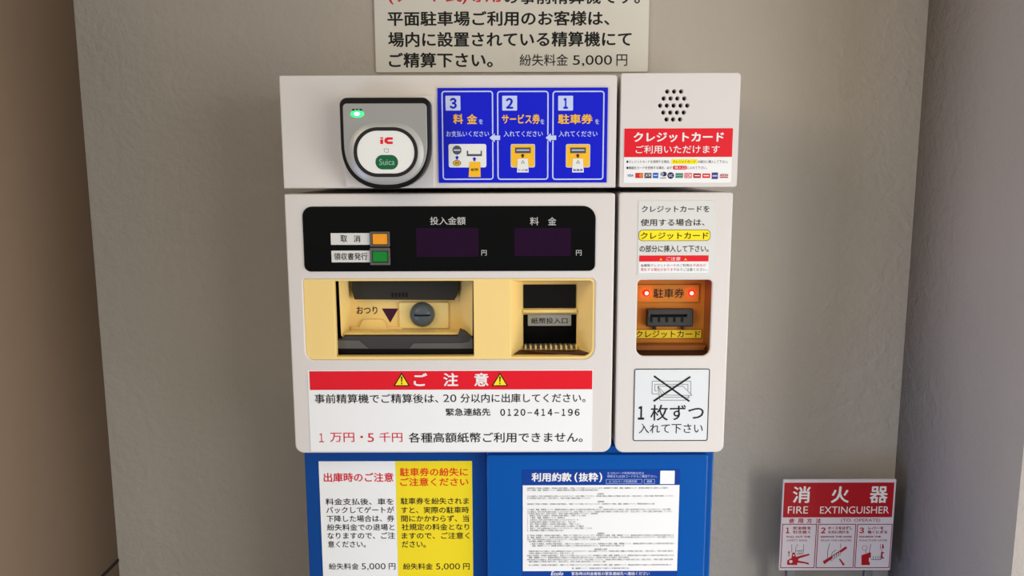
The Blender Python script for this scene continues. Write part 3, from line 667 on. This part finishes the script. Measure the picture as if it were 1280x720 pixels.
i = Ink(YS - .0008); i.t('紛失料金', 649.5, 67.6, 710, 82.4, ink, weight=.008); i.t('5,000', 716, 69, 765, 83, ink, weight=.002); i.t('円', 770.5, 68, 784, 82.4, ink, weight=.006); i.build('lettering', ps)

# ------------------------------------------------------------------ fire extinguisher sign on a stand
YX = -0.055
sx = P(1045, 656, YX)[0]
ex = thing('extinguisher_sign', 'red and white fire extinguisher sign on two steel posts in the wall corner', 'sign', (sx, YX + .01, 0))
b = MB(); b.plate([rr(976.2, 599.4, 1116.6, 713, YX, 1.2)], YX, .003, sign_w, bevel=.0005); b.build('board', ex)
i = Ink(YX); i.r(979.6, 603.2, 1116.4, 646.6, dkred); i.build('red_panel', ex, label='dark red top panel')
i = Ink(YX); i.t('消', 990.7, 607.8, 1012.9, 628.6, white_t, 2, weight=.022); i.t('火', 1038.7, 607.8, 1061.5, 628.6, white_t, 2, weight=.022); i.t('器', 1087, 607.8, 1109.7, 628.6, white_t, 2, weight=.022)
i.t('FIRE', 984.7, 632.9, 1010, 641.8, white_t, 2); i.t('EXTINGUISHER', 1025, 632.9, 1111.2, 641.8, white_t, 2); i.build('lettering', ex)
i = Ink(YX)
for cch, xx in zip('使用方法', (986.2, 997.4, 1008.4, 1019.6)): i.t(cch, xx, 648, xx + 6.6, 654, dkred, weight=.03)
i.t('(TO  OPERATE)', 1051.2, 648.3, 1100.2, 653.2, dkred2); i.build('lettering', ex)
for fx0, fx1, d, dx, l1, l2, e1, e2 in (
    (976.6, 1019.6, '1', (982.2, 987), ('安全栓を', 991, 1013.8), ('引き抜く', 991, 1013.4), ('PULL OUT THE', 983.3, 1012.8), ('SAFETY RING', 983.3, 1008.6)),
    (1021, 1068.4, '2', (1026, 1032), ('ホースをはずし', 1034.8, 1065.4), ('火元に向ける', 1034.8, 1061), ('REMOVE THE HOSE', 1026, 1064.5), ('FROM THE HOLDER', 1026, 1064.5)),
    (1069.8, 1113.6, '3', (1074, 1080), ('レバーを', 1085.4, 1104.6), ('強くにぎる', 1084.4, 1109), ('SQUEEZE THE', 1073.8, 1101), ('PUNCTURE LEVER', 1073.8, 1109))):
    i = Ink(YX); i.frame(fx0, 654.8, fx1, 710, .95, dkred2); i.build('border', ex)
    i = Ink(YX); i.t(chr(0xFF10 + int(d)), dx[0], 659.2, dx[1], 666.6, dkred, weight=.045); i.t(l1[0], l1[1], 658, l1[2], 661.9, dkred2, weight=.035); i.t(l2[0], l2[1], 663, l2[2], 666.9, dkred2, weight=.035); i.t(e1[0], e1[1], 669.8, e1[2], 672, dkred2, weight=.035); i.t(e2[0], e2[1], 674.3, e2[2], 676.6, dkred2); i.build('lettering', ex)
V = lambda *pp: [(970 + a / 8.533, 650 + c / 8.533) for a, c in pp]
i = Ink(YX)
i.p(V((118, 478), (120, 430), (165, 405), (172, 350), (200, 345), (212, 392), (352, 358), (358, 374), (240, 412), (235, 432), (345, 455), (355, 478), (300, 462), (228, 455), (225, 480)), dkred); i.e(970 + 158 / 8.533, 650 + 442 / 8.533, 2.2, 2.2, sign_w, 2); i.e(970 + 188 / 8.533, 650 + 375 / 8.533, 1.1, 1.2, sign_w, 2)
i.l(V((168, 258), (168, 345)), .6, ink_soft); i.l(V((232, 258), (212, 290), (208, 345)), .6, ink_soft); i.l(V((296, 258), (290, 360), (215, 365)), .6, ink_soft); i.l(V((215, 330), (290, 322)), .6, ink_soft)
for xx in (238, 255, 272): i.l(V((xx, 328), (xx, 362)), .6, ink_soft)
i.l(V((137, 388), (137, 345)), .9, dkred); i.p(V((137, 328), (148, 350), (126, 350)), dkred); i.build('pictogram', ex)
i = Ink(YX)
i.p(V((498, 440), (590, 385), (745, 280), (760, 300), (690, 350), (600, 410), (515, 472)), dkred); i.l(V((572, 250), (552, 330), (548, 415)), .6, ink_soft); i.l(V((690, 250), (688, 300)), .6, ink_soft); i.l(V((640, 315), (598, 350), (585, 430), (600, 438)), .6, ink_soft)
for xx, yy in ((610, 385), (632, 372), (655, 358), (678, 345)): i.e(970 + xx / 8.533, 650 + (yy + 12) / 8.533, 1.3, 3.0, sign_w, 2); i.e(970 + xx / 8.533, 650 + (yy + 12) / 8.533, 1.3, 3.0, ink_soft, 3, hole=.4)
i.p(V((670, 415), (685, 412), (733, 475), (715, 487)), dkred); i.build('pictogram', ex)
i = Ink(YX)
i.p(V((910, 480), (912, 375), (985, 350), (1000, 340), (1012, 352), (1012, 400), (990, 402), (990, 445), (1000, 448), (1000, 480)), dkred); i.e(970 + 945 / 8.533, 650 + 297 / 8.533, 3.4, 3.4, dkred2, 1, hole=.5); i.l(V((955, 325), (960, 352)), .6, dkred2)
i.l(V((1012, 255), (995, 342)), .6, ink_soft); i.l(V((1010, 412), (1020, 422), (1120, 422), (1128, 320), (1112, 300), (1112, 255)), .6, ink_soft)
for xx in (1035, 1060, 1085, 1108): i.l(V((xx, 382), (xx + 3, 420)), .6, ink_soft)
i.p(V((1120, 345), (1150, 338), (1152, 352), (1135, 360), (1135, 390), (1152, 408), (1145, 415), (1118, 402)), dkred)
i.p(V((1132, 258), (1147, 258), (1147, 285), (1156, 285), (1140, 310), (1123, 285), (1132, 285)), dkred); i.build('pictogram', ex)
for px in (989.5, 1088):
    xx = P(px, 714, YX)[0]
    c = MB(); c.box(xx - .0055, xx + .0055, YX + .0032, YX + .0142, .006, P(px, 640, YX)[1], steel); c.build('post', ex, label='grey steel post')
c = MB(); a0, a1 = P(985, 714, YX)[0], P(1093, 714, YX)[0]
c.box(a0 - .03, a1 + .02, YX - .06, YX + .04, 0, .006, steel); c.build('base_plate', ex, label='grey steel base plate')
